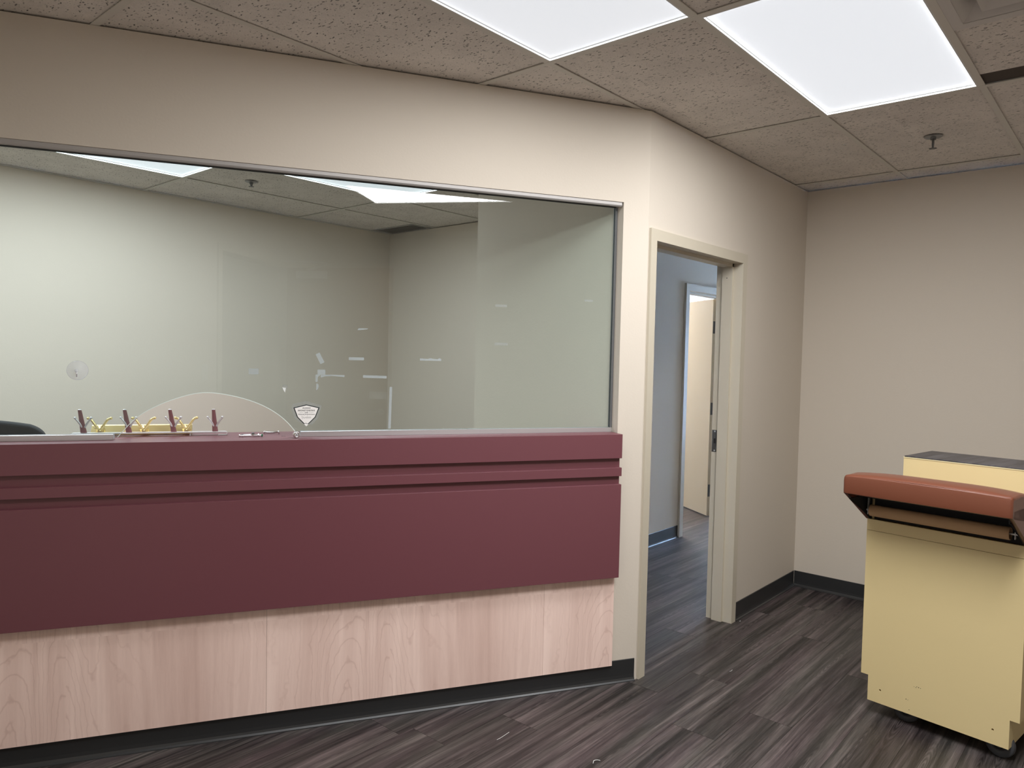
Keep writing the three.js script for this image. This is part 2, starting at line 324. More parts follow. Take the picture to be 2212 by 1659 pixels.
// office
struct('wall_office_back', bx(-1.0, 4.52, 0, WT, -5.52, -5.405), M.wall, 'pale office wall behind the reception glass');
struct('wall_office_left', bx(-1.1, -1.0, 0, WT, -5.52, -3.2), M.wall, 'office side wall');
struct('wall_office_link', bx(-1.0, -0.15, 0, WT, -3.42, -3.3), M.wall, 'office wall beside the waiting room');
struct('wall_office_side', bx(4.40, 4.52, 0, WT, -5.405, -3.032), M.wall, 'recessed office side wall seen beside the partition');
{
  const pl = extr([[2.806, 2.72], [2.92, 2.72], [2.92, 1.862], [2.839, 1.9125], [2.806, 1.862]].reverse().map(([x, z]) => [x, z]), WT); pl.rotateX(-Math.PI / 2);
  const g = merge([metreUV(pl), bx(2.92, 4.18, 0, WT, -2.72, -2.60), bx(4.18, 4.30, 0, WT, -2.917, -2.60)]);
  struct('wall_partition', g, M.wall, 'pale partition wall ending in a corner behind the glass');
}
// hall and the room beyond it
{
  const g = extr([[4.18, 0], [5.46, 0], [5.46, 2.085], [6.485, 2.085], [6.485, 0], [9.0, 0], [9.0, WT], [4.18, WT]], 0.115); g.translate(0, 0, -3.032);
  struct('wall_hall', metreUV(g), M.wall, 'grey hallway wall with a second doorway');
}
struct('wall_hall_near', bx(4.965, 9.0, 0, WT, -1.875, -1.76), M.wall, 'hallway wall opposite the second doorway');
{ // far end wall with the two daylight windows
  const g = extr([[1.76, 0], [6.8, 0], [6.8, WT], [1.76, WT]], 0.12, { holes: [[[2.0, 0.35], [2.0, 2.2], [2.82, 2.2], [2.82, 0.35]], [[3.4, 0.85], [3.4, 2.45], [6.2, 2.45], [6.2, 0.85]]] });
  g.rotateY(Math.PI / 2); g.translate(9.0, 0, 0);
  struct('wall_far_end', metreUV(g), M.wall, 'far end wall with daylight windows');
}
struct('wall_far_back', bx(4.52, 9.12, 0, WT, -6.8, -6.68), M.wall, 'back wall of the room beyond the hallway');
struct('wall_far_left', bx(4.52, 4.6, 0, WT, -6.68, -3.03), M.wall, 'side wall of the room beyond the hallway');
struct('wall_exterior', bx(-1.0, -0.15, 0, WT, 1.6, 1.7), M.wall, 'wall outside the entrance');

// cove base
function cove(name, label, len, pos, turn) {
  const prof = [[0, 0], [0.014, 0], [0.0135, 0.003], [0.0075, 0.008], [0.0045, 0.016], [0.0035, 0.03], [0.0035, 0.099], [0.002, 0.101], [0, 0.101]];
  const g = extr(prof, len); g.rotateY(Math.PI / 2);   // profile x -> -z, extrusion -> +x
  g.scale(1, 1, -1); const idx = g.index; if (!idx) { const p = g.attributes.position, n = g.attributes.normal, u = g.attributes.uv; for (let i = 0; i < p.count; i += 3) for (const at of [p, n, u]) { for (let c = 0; c < at.itemSize; c++) { const t = at.array[(i + 1) * at.itemSize + c]; at.array[(i + 1) * at.itemSize + c] = at.array[(i + 2) * at.itemSize + c]; at.array[(i + 2) * at.itemSize + c] = t; } } }
  g.computeVertexNormals();
  return struct(name, g, M.base, label, pos, turn);
}
cove('baseboard_front', 'black vinyl cove base under the reception counter', 3.29, L(-3.3, 0, 0.0005), TURN);
cove('baseboard_right', 'black vinyl cove base between the doorway and the corner', 0.90, [3.935, 0, CZ + 0.0005], 0);
cove('baseboard_end', 'black vinyl cove base behind the exam table', 3.3, [4.8445, 0, CZ + 0.004], -Math.PI / 2);
cove('baseboard_hall', 'dark vinyl cove base in the hallway', 1.15, [4.305, 0, -2.9165], 0);

// ---------------------------------------------------------------- door frames
function doorFrame(name, label, x0, x1, h, zFront, depth, mat, face = 0.05, proud = 0.012) {
  // opening x0..x1 wide and h high (inside the rabbets); face shows to +z
  const t = structGroup(name, label, [0, 0, 0]);
  const zf = zFront + proud, zb = zFront - depth - proud, m = zFront;
  // section across the jamb: x from opening (0) outward, z depth
  const st = 0.016;   // how far the stop stands into the opening
  const sec = [[0, zf], [0, m - 0.043], [-st, m - 0.043], [-st, m - 0.103], [0, m - 0.103], [0, zb], [face, zb], [face, zb + proud - 0.001], [0.022, zb + proud - 0.001], [0.022, m + 0.0005], [face, m + 0.0005], [face, zf]];
  const jamb = (sgn, xx, H) => { const g = extr(sec.map(([a, b]) => [sgn * a, -b]), H); g.rotateX(-Math.PI / 2); g.translate(xx, 0, 0); if (sgn < 0) { } g.computeVertexNormals(); return metreUV(g); };
  mesh('jamb', jamb(1, x1, h), mat, t); mesh('jamb', jamb(-1, x0, h), mat, t);
  const head = extr(sec.map(([a, b]) => [a, b]), x1 - x0 + 2 * face);   // a -> y, b -> z
  { const p = head.attributes.position; for (let i = 0; i < p.count; i++) { const a = p.getX(i), b = p.getY(i), c = p.getZ(i); p.setXYZ(i, x0 - face + c, h + a, b); } head.computeVertexNormals(); metreUV(head); }
  mesh('head', head, mat, t);
  return t;
}
const frame1 = doorFrame('door_1', 'cream painted metal door frame beside the reception counter', 2.9435, 3.873, 2.008, CZ, 0.13, M.frame, 0.052);
{ // strike plate with its dark latch hole, on the rear rabbet of the right jamb
  const g = extr([[-0.016, -0.062], [0.016, -0.062], [0.016, -0.045], [0.022, -0.04], [0.022, 0.04], [0.016, 0.045], [0.016, 0.062], [-0.016, 0.062]], 0.0016, { holes: [[[-0.006, -0.014], [-0.006, 0.014], [0.006, 0.014], [0.006, -0.014]]] });
  g.rotateY(-Math.PI / 2); g.translate(3.8728, 1.016, -1.853); mesh('strike_plate', metreUV(g), M.steelDark, frame1);
  mesh('latch_hole', bx(3.8722, 3.8729, 1.001, 1.031, -1.86, -1.846), M.black, frame1);
  for (const y of [0.962, 1.07]) { const s = new THREE.CylinderGeometry(0.0045, 0.0045, 0.0012, 14); s.rotateZ(Math.PI / 2); s.translate(3.8708, y, -1.853); mesh('screw', s, M.satin, frame1); }
  const s2 = new THREE.CylinderGeometry(0.0028, 0.0028, 0.001, 10); s2.rotateZ(Math.PI / 2); s2.translate(3.8566, 1.93, -1.805); mesh('bumper_hole', s2, M.black, frame1);
}
doorFrame('door_2', 'pale door frame of the second doorway in the hallway', 5.512, 6.435, 2.045, -2.917, 0.115, M.frame, 0.056, 0.02);
{ // open leaf of the second doorway
  const t = thing('door_leaf', 'cream slab door standing open in the hallway beyond the doorway', 'door', [6.385, 0, -3.092], 0.99);
  // local x runs from the hinge to the latch edge
  mesh('slab', rbx(0.0, 0.90, 0.012, 2.043, -0.022, 0.022, 0.002), M.door, t);
  for (const y of [0.25, 1.02, 1.78]) {
    const hp = mesh('hinge', bx(-0.0015, 0.0, y - 0.057, y + 0.057, -0.018, 0.014), M.steelDark, t);
    const k = new THREE.CylinderGeometry(0.0075, 0.0075, 0.114, 12); k.translate(-0.006, y, 0.024); mesh('knuckle', k, M.steelDark, hp);
  }
  const lv = mesh('lever', tube([[0.83, 0.98, 0.022], [0.83, 0.98, 0.06], [0.80, 0.98, 0.068], [0.72, 0.98, 0.068]], 0.009, 14, 8), M.satin, t);
  const lv2 = mesh('lever', tube([[0.83, 0.98, -0.022], [0.83, 0.98, -0.06], [0.80, 0.98, -0.068], [0.72, 0.98, -0.068]], 0.009, 14, 8), M.satin, t);
}
// entrance doorway beside the camera: casing and the brown leaf standing open
{
  const t = structGroup('door_3', 'cream casing of the entrance doorway');
  for (const [a, b] of [[-0.395, -0.345], [0.66, 0.71]]) mesh('jamb', bx(-0.165, -0.016, 0, 2.23, a, b + 0.0), M.frame, t);
  mesh('head', bx(-0.165, -0.016, 2.18, 2.23, -0.345, 0.66), M.frame, t);
  const d = thing('entrance_door', 'brown wood entrance door standing open, mirrored in the reception glass', 'door', [0.01, 0, 0.62], 0);
  mesh('slab', rbx(0.0, 0.915, 0.012, 2.17, -0.022, 0.022, 0.002), M.brownDoor, d);
  const lev = mesh('lever', tube([[0.845, 0.985, -0.022], [0.845, 0.985, -0.065], [0.82, 0.985, -0.07], [0.73, 0.985, -0.07]], 0.009, 14, 8), M.chrome, d);
  const ro = new THREE.CylinderGeometry(0.028, 0.028, 0.01, 20); ro.rotateX(Math.PI / 2); ro.translate(0.845, 0.985, -0.027); mesh('rose', ro, M.chrome, lev);
  mesh('name_plate', bx(0.74, 0.89, 1.09, 1.15, -0.026, -0.022), M.white, d);
  const cl = mesh('door_closer', rbx(0.10, 0.36, 2.08, 2.14, -0.075, -0.022, 0.006), M.satin, d);
  mesh('closer_arm', tube([[0.2, 2.15, -0.05], [0.42, 2.19, -0.16], [0.06, 2.2, -0.26]], 0.008, 14, 6), M.satin, cl);
  const sw = thing('light_switch', 'white light switch plate by the entrance, mirrored in the glass', 'switch', [-0.0299, 1.31, -0.54]);
  mesh('plate', rbx(0, 0.006, -0.058, 0.058, -0.036, 0.036, 0.002), M.white, sw);
  mesh('toggle', rbx(0.004, 0.014, -0.012, 0.008, -0.005, 0.005, 0.001), M.white, sw);
}

// ---------------------------------------------------------------- reception window
const GZL = -0.065;
{
  const t = structGroup('window_1', 'wide reception window of clear glass in aluminium tracks with an arched cut-out', [CX, 0, CZ], TURN);
  const arch = [[-2.128, 1.1435], [-2.112, 1.1637], [-2.0722, 1.2087], [-2.0267, 1.2423], [-1.9343, 1.2848], [-1.8429, 1.3065], [-1.7427, 1.2956], [-1.643, 1.2639], [-1.575, 1.2244], [-1.5317, 1.1845], [-1.5, 1.1435]];
  const curve = new THREE.CatmullRomCurve3(arch.map((p) => new THREE.Vector3(p[0], p[1], 0)), false, 'centripetal');
  const pts = curve.getPoints(60);
  const s = new THREE.Shape(); s.moveTo(-3.02, 1.143); for (const p of pts) s.lineTo(p.x, p.y); s.lineTo(-0.131, 1.143); s.lineTo(-0.131, 2.152); s.lineTo(-3.02, 2.152); s.closePath();
  const g = new THREE.ShapeGeometry(s); g.translate(0, 0, GZL); mesh('glass_pane', g, M.glass, t);
  // polished rim of the cut-out
  const rim = []; for (let i = 0; i < pts.length - 1; i++) { const a = pts[i], b = pts[i + 1], dx = b.x - a.x, dy = b.y - a.y, l = Math.hypot(dx, dy), nx = -dy / l * 0.0011, ny = dx / l * 0.0011; const q = extr([[a.x - nx, a.y - ny], [b.x - nx, b.y - ny], [b.x + nx, b.y + ny], [a.x + nx, a.y + ny]], 0.006); q.translate(0, 0, GZL - 0.003); rim.push(q); }
  mesh('glass_edge', merge(rim), M.glassEdge, t);
  // head channel: a flat web with a rounded lip in front
  const head = extr([[-0.004, 2.1605], [-0.004, 2.1475], [-0.0075, 2.1425], [-0.014, 2.1405], [-0.02, 2.1418], [-0.05, 2.1495], [-0.05, 2.1525], [-0.088, 2.1585], [-0.088, 2.1605]], 2.885);
  { const p = head.attributes.position; for (let i = 0; i < p.count; i++) { const z = p.getX(i), y = p.getY(i), x = p.getZ(i); p.setXYZ(i, -3.018 + x, y, z); } head.computeVertexNormals(); metreUV(head); }
  mesh('head_channel', head, M.aluHead, t);
  mesh('gasket', bx(-3.018, -0.133, 2.1475, 2.1525, GZL - 0.008, GZL + 0.008), M.black, t);
  const sill = (x0, x1, zf) => { const q = extr([[zf, 1.1375], [zf, 1.157], [zf - 0.003, 1.158], [zf - 0.006, 1.157], [zf - 0.006, 1.1405], [zf - 0.03, 1.1405], [zf - 0.03, 1.157], [zf - 0.036, 1.157], [zf - 0.036, 1.1375]], x1 - x0); const p = q.attributes.position; for (let i = 0; i < p.count; i++) { const z = p.getX(i), y = p.getY(i), x = p.getZ(i); p.setXYZ(i, x0 + x, y, z); } q.computeVertexNormals(); return metreUV(q); };
  mesh('sill_track', sill(-3.018, -2.137, GZL + 0.036), M.alu, t);
  mesh('sill_track', sill(-1.49, -0.137, GZL + 0.022), M.alu, t);
  mesh('side_channel', merge([bx(-0.137, -0.1275, 1.158, 2.146, GZL - 0.010, GZL - 0.004), bx(-0.137, -0.1275, 1.158, 2.146, GZL + 0.004, GZL + 0.010)]), M.aluDark, t);
}

// ---------------------------------------------------------------- reception counter
{
  const t = thing('reception_counter', 'long burgundy laminate reception counter with grooved front and pale maple lower panels', 'counter', L(0, 0, 0), TURN);
  const xl = -3.0, xr = -0.131;
  const ct = extr([[xl, -0.0345], [xr, -0.0345], [xr, 0.05], [-0.179, 0.137], [-0.24, 0.245], [xl, 0.245]], 0.0335, { bevel: 0.0012 }); ct.rotateX(-Math.PI / 2); ct.scale(1, 1, 1); ct.translate(0, 1.1022, 0); mesh('countertop', metreUV(ct), M.burg, t);
  mesh('top_fascia', rbx(xl, xr, 1.031, 1.137, 0.036, 0.057, 0.0012), M.burg, t);
  mesh('carcass', bx(xl, xr - 0.001, 0.5, 1.10, 0.001, 0.036), M.burg, t);
  mesh('trim_strip', rbx(xl, xr, 0.952, 0.9895, 0.036, 0.057, 0.001), M.burg, t);
  mesh('front_panel', rbx(xl, xr, 0.4995, 0.9155, 0.036, 0.057, 0.001), M.burg, t);
  mesh('panel_backing', bx(xl, xr - 0.002, 0.105, 0.4995, 0.0012, 0.0042), M.rubber, t);
  const seams = [xl, -2.745, -1.609, -0.4705, xr - 0.001];
  for (let i = 0; i < 4; i++) mesh('wood_panel', bx(seams[i] + 0.0004, seams[i + 1] - 0.0004, 0.0865, 0.4995, 0.0045, 0.0185), M.maple, t);
}

// ---------------------------------------------------------------- things on the counter
const CT = 1.137;
{ // satin rail with burgundy pegs
  const o = [-2.0265, CT, -0.15], t = thing('coat_hook_rail', 'silver coat hook rail with four dark burgundy pegs lying on the counter', 'coat rack', L(...o), TURN);
  mesh('rail', rbx(-0.262, 0.262, 0.0100, 0.0150, -0.016, 0.016, 0.0015), M.satin, t);
  for (const s of [-1, 1]) {
    const c = []; for (let k = 0; k <= 8; k++) { const a = Math.PI / 2 - k / 8 * Math.PI; c.push([0.262 + Math.cos(a) * 0.0068, 0.0068 + Math.sin(a) * 0.0068]); }
    const inner = c.slice().reverse().map(([x, y]) => { const dx = x - 0.262, dy = y - 0.0068, l = Math.hypot(dx, dy); return [0.262 + dx / l * 0.0048, 0.0068 + dy / l * 0.0048]; });
    const foot = [...c.map(([x, y]) => [s * x, y]), [s * 0.235, 0], [s * 0.235, 0.002], ...inner.map(([x, y]) => [s * x, y])];
    if (s < 0) foot.reverse();
    const g = extr(foot, 0.032); g.translate(0, 0.0005, -0.016); mesh('end_bracket', g, M.satin, t);
  }
  for (const x of [-0.19, 0.135]) mesh('foot', bx(x - 0.0015, x + 0.0015, 0, 0.0115, -0.012, 0.012), M.satin, t);
  const base = [-2.252, -2.103, -1.950, -1.803], top = [-2.2653, -2.118, -1.9636, -1.8095];
  base.forEach((b, i) => {
    const x0 = b - o[0], x1 = top[i] - o[0], H = 0.084;
    const g = new THREE.CylinderGeometry(0.0063, 0.0108, H, 20, 6); g.scale(1, 1, 0.75); g.translate(0, H / 2, 0);
    const p = g.attributes.position; for (let k = 0; k < p.count; k++) p.setX(k, p.getX(k) + (x1 - x0) * p.getY(k) / H);
    const peg = mesh('peg', g, M.peg, t); peg.position.set(x0, 0.0150, 0);
    const cap = new THREE.SphereGeometry(0.0063, 14, 8); cap.scale(1, 0.45, 0.75); cap.translate(x1 - x0, H, 0); mesh('peg_tip', cap, M.satin, peg);
    for (const s of [-1, 1]) {
      mesh('hook_arm', merge([tube([[s * 0.004, 0.020, 0.004], [s * 0.014, 0.038, 0.008], [s * 0.025, 0.054, 0.010]], 0.0034, 12, 8), (() => { const q = new THREE.SphereGeometry(0.0048, 12, 8); q.translate(s * 0.026, 0.0555, 0.010); return q; })()]), M.satin, peg);
    }
    const sc = new THREE.CylinderGeometry(0.004, 0.004, 0.003, 12); sc.translate(0, -0.005, 0.0); mesh('screw', sc, M.steelDark, peg);
  });
}
{ // brass rail behind it
  const o = [-2.066, CT, -0.205], t = thing('brass_hook_rail', 'polished brass hook rail with three double hooks lying behind the silver one', 'coat rack', L(...o), TURN);
  { const g = extr([[0.026, 0.0005], [0.030, 0.003], [-0.004, 0.034], [-0.010, 0.0365], [-0.014, 0.034], [-0.014, 0.0005]], 0.348); const p = g.attributes.position; for (let i = 0; i < p.count; i++) { const z = p.getX(i), y = p.getY(i), x = p.getZ(i); p.setXYZ(i, -0.172 + x, y, z - 0.012); } g.computeVertexNormals(); mesh('back_plate', metreUV(g), M.brass, t); }
  for (const x of [-0.138, 0.010, 0.158]) {
    const b = lathe([[0.0, 0.024], [0.007, 0.022], [0.009, 0.012], [0.014, 0.003], [0.016, 0]], 20); b.rotateX(Math.PI / 2);
    const boss = mesh('hook_base', b, M.brass, t); boss.position.set(x, 0.02, 0.012);
    const wedge = extr([[-0.026, 0.012], [0.012, -0.014], [0.012, 0.004]], 0.006); wedge.translate(0, 0, 0.002); mesh('strap', wedge, M.brass, boss);
    for (const s of [-1, 1]) mesh('hook_arm', merge([tube([[s * 0.003, 0.004, 0.02], [s * 0.016, 0.024, 0.024], [s * 0.028, 0.042, 0.024], [s * 0.037, 0.046, 0.022]], 0.0044, 18, 8), (() => { const q = new THREE.SphereGeometry(0.0052, 12, 8); q.translate(s * 0.038, 0.0462, 0.022); return q; })()]), M.brass, boss);
  }
}
function screwThing(lx, lz, turn, label, len, mat, headMat, group) {
  const t = thing('screw', label, 'screw', L(lx, CT + 0.006, lz), TURN + turn, group); t.scale.setScalar(1.4);
  const g = lathe([[0, -len / 2], [0.0012, -len / 2 + 0.004], [0.0022, -len / 2 + 0.008], [0.0024, len / 2 - 0.006], [0.0024, len / 2]], 12); g.rotateZ(-Math.PI / 2); mesh('shank', g, mat, t);
  const h = lathe([[0, len / 2 + 0.002], [0.0034, len / 2 + 0.0012], [0.0042, len / 2 - 0.001], [0.0022, len / 2 - 0.003]], 14); h.rotateZ(-Math.PI / 2); mesh('head', h, headMat, t);
  return t;
}
const green = std(new THREE.Color().setRGB(0.015, 0.13, 0.06), { roughness: 0.5 });
screwThing(-1.690, -0.060, 3.3, 'chrome wall screw lying along the front of the hardware pile', 0.034, M.chrome, M.chrome);
screwThing(-1.652, -0.058, 0.12, 'green-tipped chrome anchor in the hardware pile on the counter', 0.03, M.chrome, green);
screwThing(-1.684, -0.080, 3.6, 'dark-headed screw at the back of the hardware pile', 0.03, M.satin, M.steelDark);
screwThing(-1.662, -0.078, -0.25, 'chrome screw lying crosswise in the hardware pile', 0.028, M.chrome, M.chrome);
{
  const k = new THREE.IcosahedronGeometry(0.005, 1); k.scale(1.2, 0.8, 1); const m = mesh('rubber_plug', k, M.steelDark); m.position.set(...L(-1.664, CT + 0.0042, -0.15)); tag(m, 'small dark rubber plug behind the screws on the counter', 'plug');
  const t = thing('metal_pull', 'small curved chrome pull with flared ends on the counter', 'pull', L(-1.594, CT, -0.165), TURN);
  mesh('bar', tube([[-0.026, 0.007, 0], [-0.012, 0.0052, 0], [0.008, 0.0052, 0], [0.024, 0.0072, 0]], 0.0033, 18, 10), M.chrome, t);
  for (const s of [-1, 1]) { const g = lathe([[0, 0.004], [0.0042, 0.003], [0.0062, 0], [0.0062, -0.0022], [0, -0.0022]], 16); g.rotateZ(-s * 1.2); g.translate(s * 0.0275, 0.0068, 0); mesh('flange', g, M.chrome, t); }
  const n = thing('nail', 'thin dark nail lying on the counter near the lock', 'nail', L(-1.553, CT + 0.0012, -0.066), TURN - 0.1);
  const sh = new THREE.CylinderGeometry(0.0006, 0.0003, 0.014, 8); sh.rotateZ(Math.PI / 2); mesh('shank', sh, M.steelDark, n);
  const hd = new THREE.CylinderGeometry(0.0013, 0.0013, 0.001, 10); hd.rotateZ(Math.PI / 2); hd.translate(0.007, 0, 0); mesh('head', hd, M.steelDark, n);
  const c = thing('cabinet_lock', 'round chrome sliding-window lock cylinder at the end of the track', 'lock', L(-1.508, CT + 0.0135, 0.006), TURN + 0.25);
  const ring = lathe([[0.0072, 0.004], [0.0098, 0.0052], [0.0125, 0.003], [0.0132, -0.002], [0.011, -0.004], [0.0072, -0.003]], 28); ring.rotateX(Math.PI / 2); mesh('escutcheon', ring, M.chrome, c);
  const cy = lathe([[0, 0.003], [0.006, 0.0028], [0.0072, 0.0015], [0.0072, -0.024], [0.0, -0.024]], 24); cy.rotateX(Math.PI / 2); mesh('cylinder', cy, M.satin, c);
  const hole = new THREE.CylinderGeometry(0.0022, 0.0022, 0.0012, 12); hole.rotateX(Math.PI / 2); hole.translate(0, 0, 0.0032); mesh('keyhole', hole, M.black, c);
}
// on the glass
{
  const t = thing('suction_cup', 'clear plastic suction cup with a knob stuck to the glass', 'suction cup', L(-2.2555, 1.384, GZL + 0.0015), TURN);
  const g = lathe([[0.0, 0.010], [0.008, 0.009], [0.016, 0.006], [0.025, 0.003], [0.0335, 0.0008], [0.0345, 0.0], [0.031, 0.0]], 40); g.rotateX(Math.PI / 2); mesh('cup', g, M.cup, t);
  const k = lathe([[0, 0.022], [0.005, 0.0215], [0.0062, 0.018], [0.004, 0.013], [0.0045, 0.008]], 20); k.rotateX(Math.PI / 2); mesh('knob', k, M.cup, t);
  const h = tube([[0, -0.004, 0.013], [0, -0.012, 0.016], [0, -0.022, 0.012]], 0.0022, 12, 8); mesh('hook', h, M.satin, t);
}
{ // shield notice
  const shp = [[0, 0.0445], [0.0495, 0.0325], [0.0352, -0.006], [0.0, -0.042], [-0.0352, -0.006], [-0.0495, 0.0325]];
  const c = document.createElement('canvas'); c.width = 512; c.height = 512; const x = c.getContext('2d');
  const PX = (u) => 256 + u * 4800, PY = (v) => 256 - v * 4800;
  x.fillStyle = '#f2f1ee'; x.fillRect(0, 0, 512, 512);
  x.strokeStyle = '#0c1a20'; x.lineWidth = 17; x.lineJoin = 'miter'; x.beginPath(); shp.forEach((p, i) => { const q = [p[0] * 0.955, p[1] * 0.955]; i ? x.lineTo(PX(q[0]), PY(q[1])) : x.moveTo(PX(q[0]), PY(q[1])); }); x.closePath(); x.stroke();
  x.fillStyle = '#f2f1ee'; x.beginPath(); x.moveTo(196, 408); x.lineTo(316, 408); x.lineTo(256, 470); x.closePath(); x.fill();
  x.lineWidth = 8; x.beginPath(); x.moveTo(190, 402); x.quadraticCurveTo(224, 414, 250, 396); x.quadraticCurveTo(280, 420, 312, 408); x.stroke();
  x.fillStyle = '#15181a'; x.textAlign = 'center'; x.textBaseline = 'middle';
  const line = (s, y, size, w) => { x.font = `bold ${size}px sans-serif`; const m = x.measureText(s).width; x.save(); x.translate(256, y); x.scale(w / m, 1); x.fillText(s, 0, 0); x.restore(); };
  line('AUDIO', 112, 34, 150); line('MONITORING', 158, 36, 312); line('ON', 196, 26, 58); line('These Premises', 232, 26, 304);
  x.strokeStyle = '#55585c'; x.lineWidth = 3; x.beginPath(); x.moveTo(128, 200); x.lineTo(200, 197); x.moveTo(318, 196); x.lineTo(386, 194); x.stroke();
  x.strokeStyle = '#2b2f36'; x.lineWidth = 4; x.beginPath(); x.moveTo(176, 262); x.lineTo(182, 320); x.moveTo(204, 274); x.quadraticCurveTo(200, 300, 214, 304); x.quadraticCurveTo(230, 288, 250, 284); x.lineTo(342, 281); x.moveTo(240, 300); x.lineTo(342, 300); x.stroke();
  x.strokeStyle = '#7d8086'; x.lineWidth = 2; x.beginPath(); x.moveTo(216, 170); x.lineTo(224, 262); x.moveTo(268, 166); x.lineTo(272, 280); x.moveTo(304, 168); x.quadraticCurveTo(320, 190, 296, 210); x.stroke();
  const tex = new THREE.CanvasTexture(c); tex.colorSpace = THREE.SRGBColorSpace;
  const g = extr(shp, 0.0004); const p = g.attributes.position, uv = g.attributes.uv; for (let i = 0; i < p.count; i++) uv.setXY(i, 0.5 + p.getX(i) * 4800 / 512, 0.5 + p.getY(i) * 4800 / 512);
  const t = thing('shield_sticker', 'white shield-shaped audio monitoring notice taped to the glass', 'sticker', L(-1.467, 1.2175, GZL + 0.0012), TURN);
  mesh('notice', g, std(0xffffff, { map: tex, roughness: 0.5 }), t);
  const tg = extr([[-0.052, 0.046], [0.0, 0.058], [0.058, 0.040], [0.045, -0.012], [0.022, -0.036], [-0.018, -0.03], [-0.044, -0.012], [-0.058, 0.03]], 0.0002); tg.translate(0, 0, -0.0007); mesh('clear_tape', tg, M.tapeFaint, t);
}
function tapePiece(label, pts, at, rot, mat) {
  const g = extr(pts, 0.0004), m = mesh('tape_strip', g, mat); m.position.set(...L(at[0], at[1], GZL + 0.001)); m.rotation.set(0, TURN, 0); m.rotateZ(rot); tag(m, label, 'tape', 'tape remnants on the reception glass'); return m;
}
const rect = (w, h) => [[-w / 2, -h / 2], [w / 2, -h / 2], [w / 2, h / 2], [-w / 2, h / 2]];
tapePiece('small wedge of clear tape, highest on the glass', [[-0.022, -0.005], [-0.017, 0.003], [0.02, 0.003], [0.02, 0.0005], [-0.005, -0.003]], [-1.252, 1.5645], 0, M.tape);
tapePiece('tilted rectangle of clear tape on the glass', rect(0.017, 0.043), [-1.4178, 1.444], 0.47, M.tape);
tapePiece('short wide strip of clear tape right of the tilted piece', rect(0.06, 0.0115), [-1.276, 1.445], 0, M.tape);
tapePiece('lone small square of clear tape above the arch opening', rect(0.036, 0.022), [-1.664, 1.389], 0, M.tape);
tapePiece('square corner of clear tape joining the bowed strip', rect(0.03, 0.02), [-1.4118, 1.3895], 0, M.tape);
tapePiece('long bowed strip of clear tape beside the corner piece', [[-0.046, -0.006], [-0.03, -0.001], [0, 0.001], [0.046, -0.003], [0.046, 0.005], [0, 0.006], [-0.046, 0.005]], [-1.368, 1.374], 0, M.tape);
tapePiece('upright stub of clear tape under the corner piece', [[-0.006, -0.016], [0.002, -0.016], [0.003, 0.004], [0.012, 0.010], [0.012, 0.013], [-0.006, 0.013]], [-1.428, 1.367], 0, M.tape);
tapePiece('torn curved scrap of clear tape above the notice', [[-0.004, -0.016], [0.003, -0.010], [0.006, 0.004], [0.002, 0.011], [-0.004, 0.011]], [-1.427, 1.333], 0, M.tape);
tapePiece('opaque white triangular paper corner left of the notice', [[-0.007, 0.009], [0.007, 0.008], [0.004, -0.011]], [-1.5525, 1.319], 0, M.tapeWhite);
tapePiece('faint square of tape above the white paper corner', rect(0.019, 0.015), [-1.549, 1.330], 0, M.tapeFaint);
tapePiece('long level strip of clear tape left of the corner in the office', rect(0.095, 0.0105), [-1.2013, 1.3735], -0.02, M.tape);
tapePiece('tall upright strip of clear tape reaching the sill track', rect(0.0105, 0.170), [-1.1372, 1.2475], -0.02, M.tape);
tapePiece('thin level strip of tape with a ragged top edge', [[-0.045, -0.005], [0.045, -0.005], [0.045, 0.003], [0.036, 0.006], [0.03, 0.002], [0.01, 0.003], [0, 0.006], [-0.012, 0.002], [-0.045, 0.004]], [-0.972, 1.448], 0, M.tape);
tapePiece('faint upper strip of tape in front of the partition', rect(0.052, 0.010), [-0.668, 1.684], 0, M.tapeFaint);
tapePiece('faint lower strip of tape in front of the partition', rect(0.06, 0.011), [-0.664, 1.5205], 0, M.tapeFaint);
tapePiece('faint short strip of tape near the window jamb', rect(0.042, 0.009), [-0.255, 1.725], 0, M.tapeFaint);

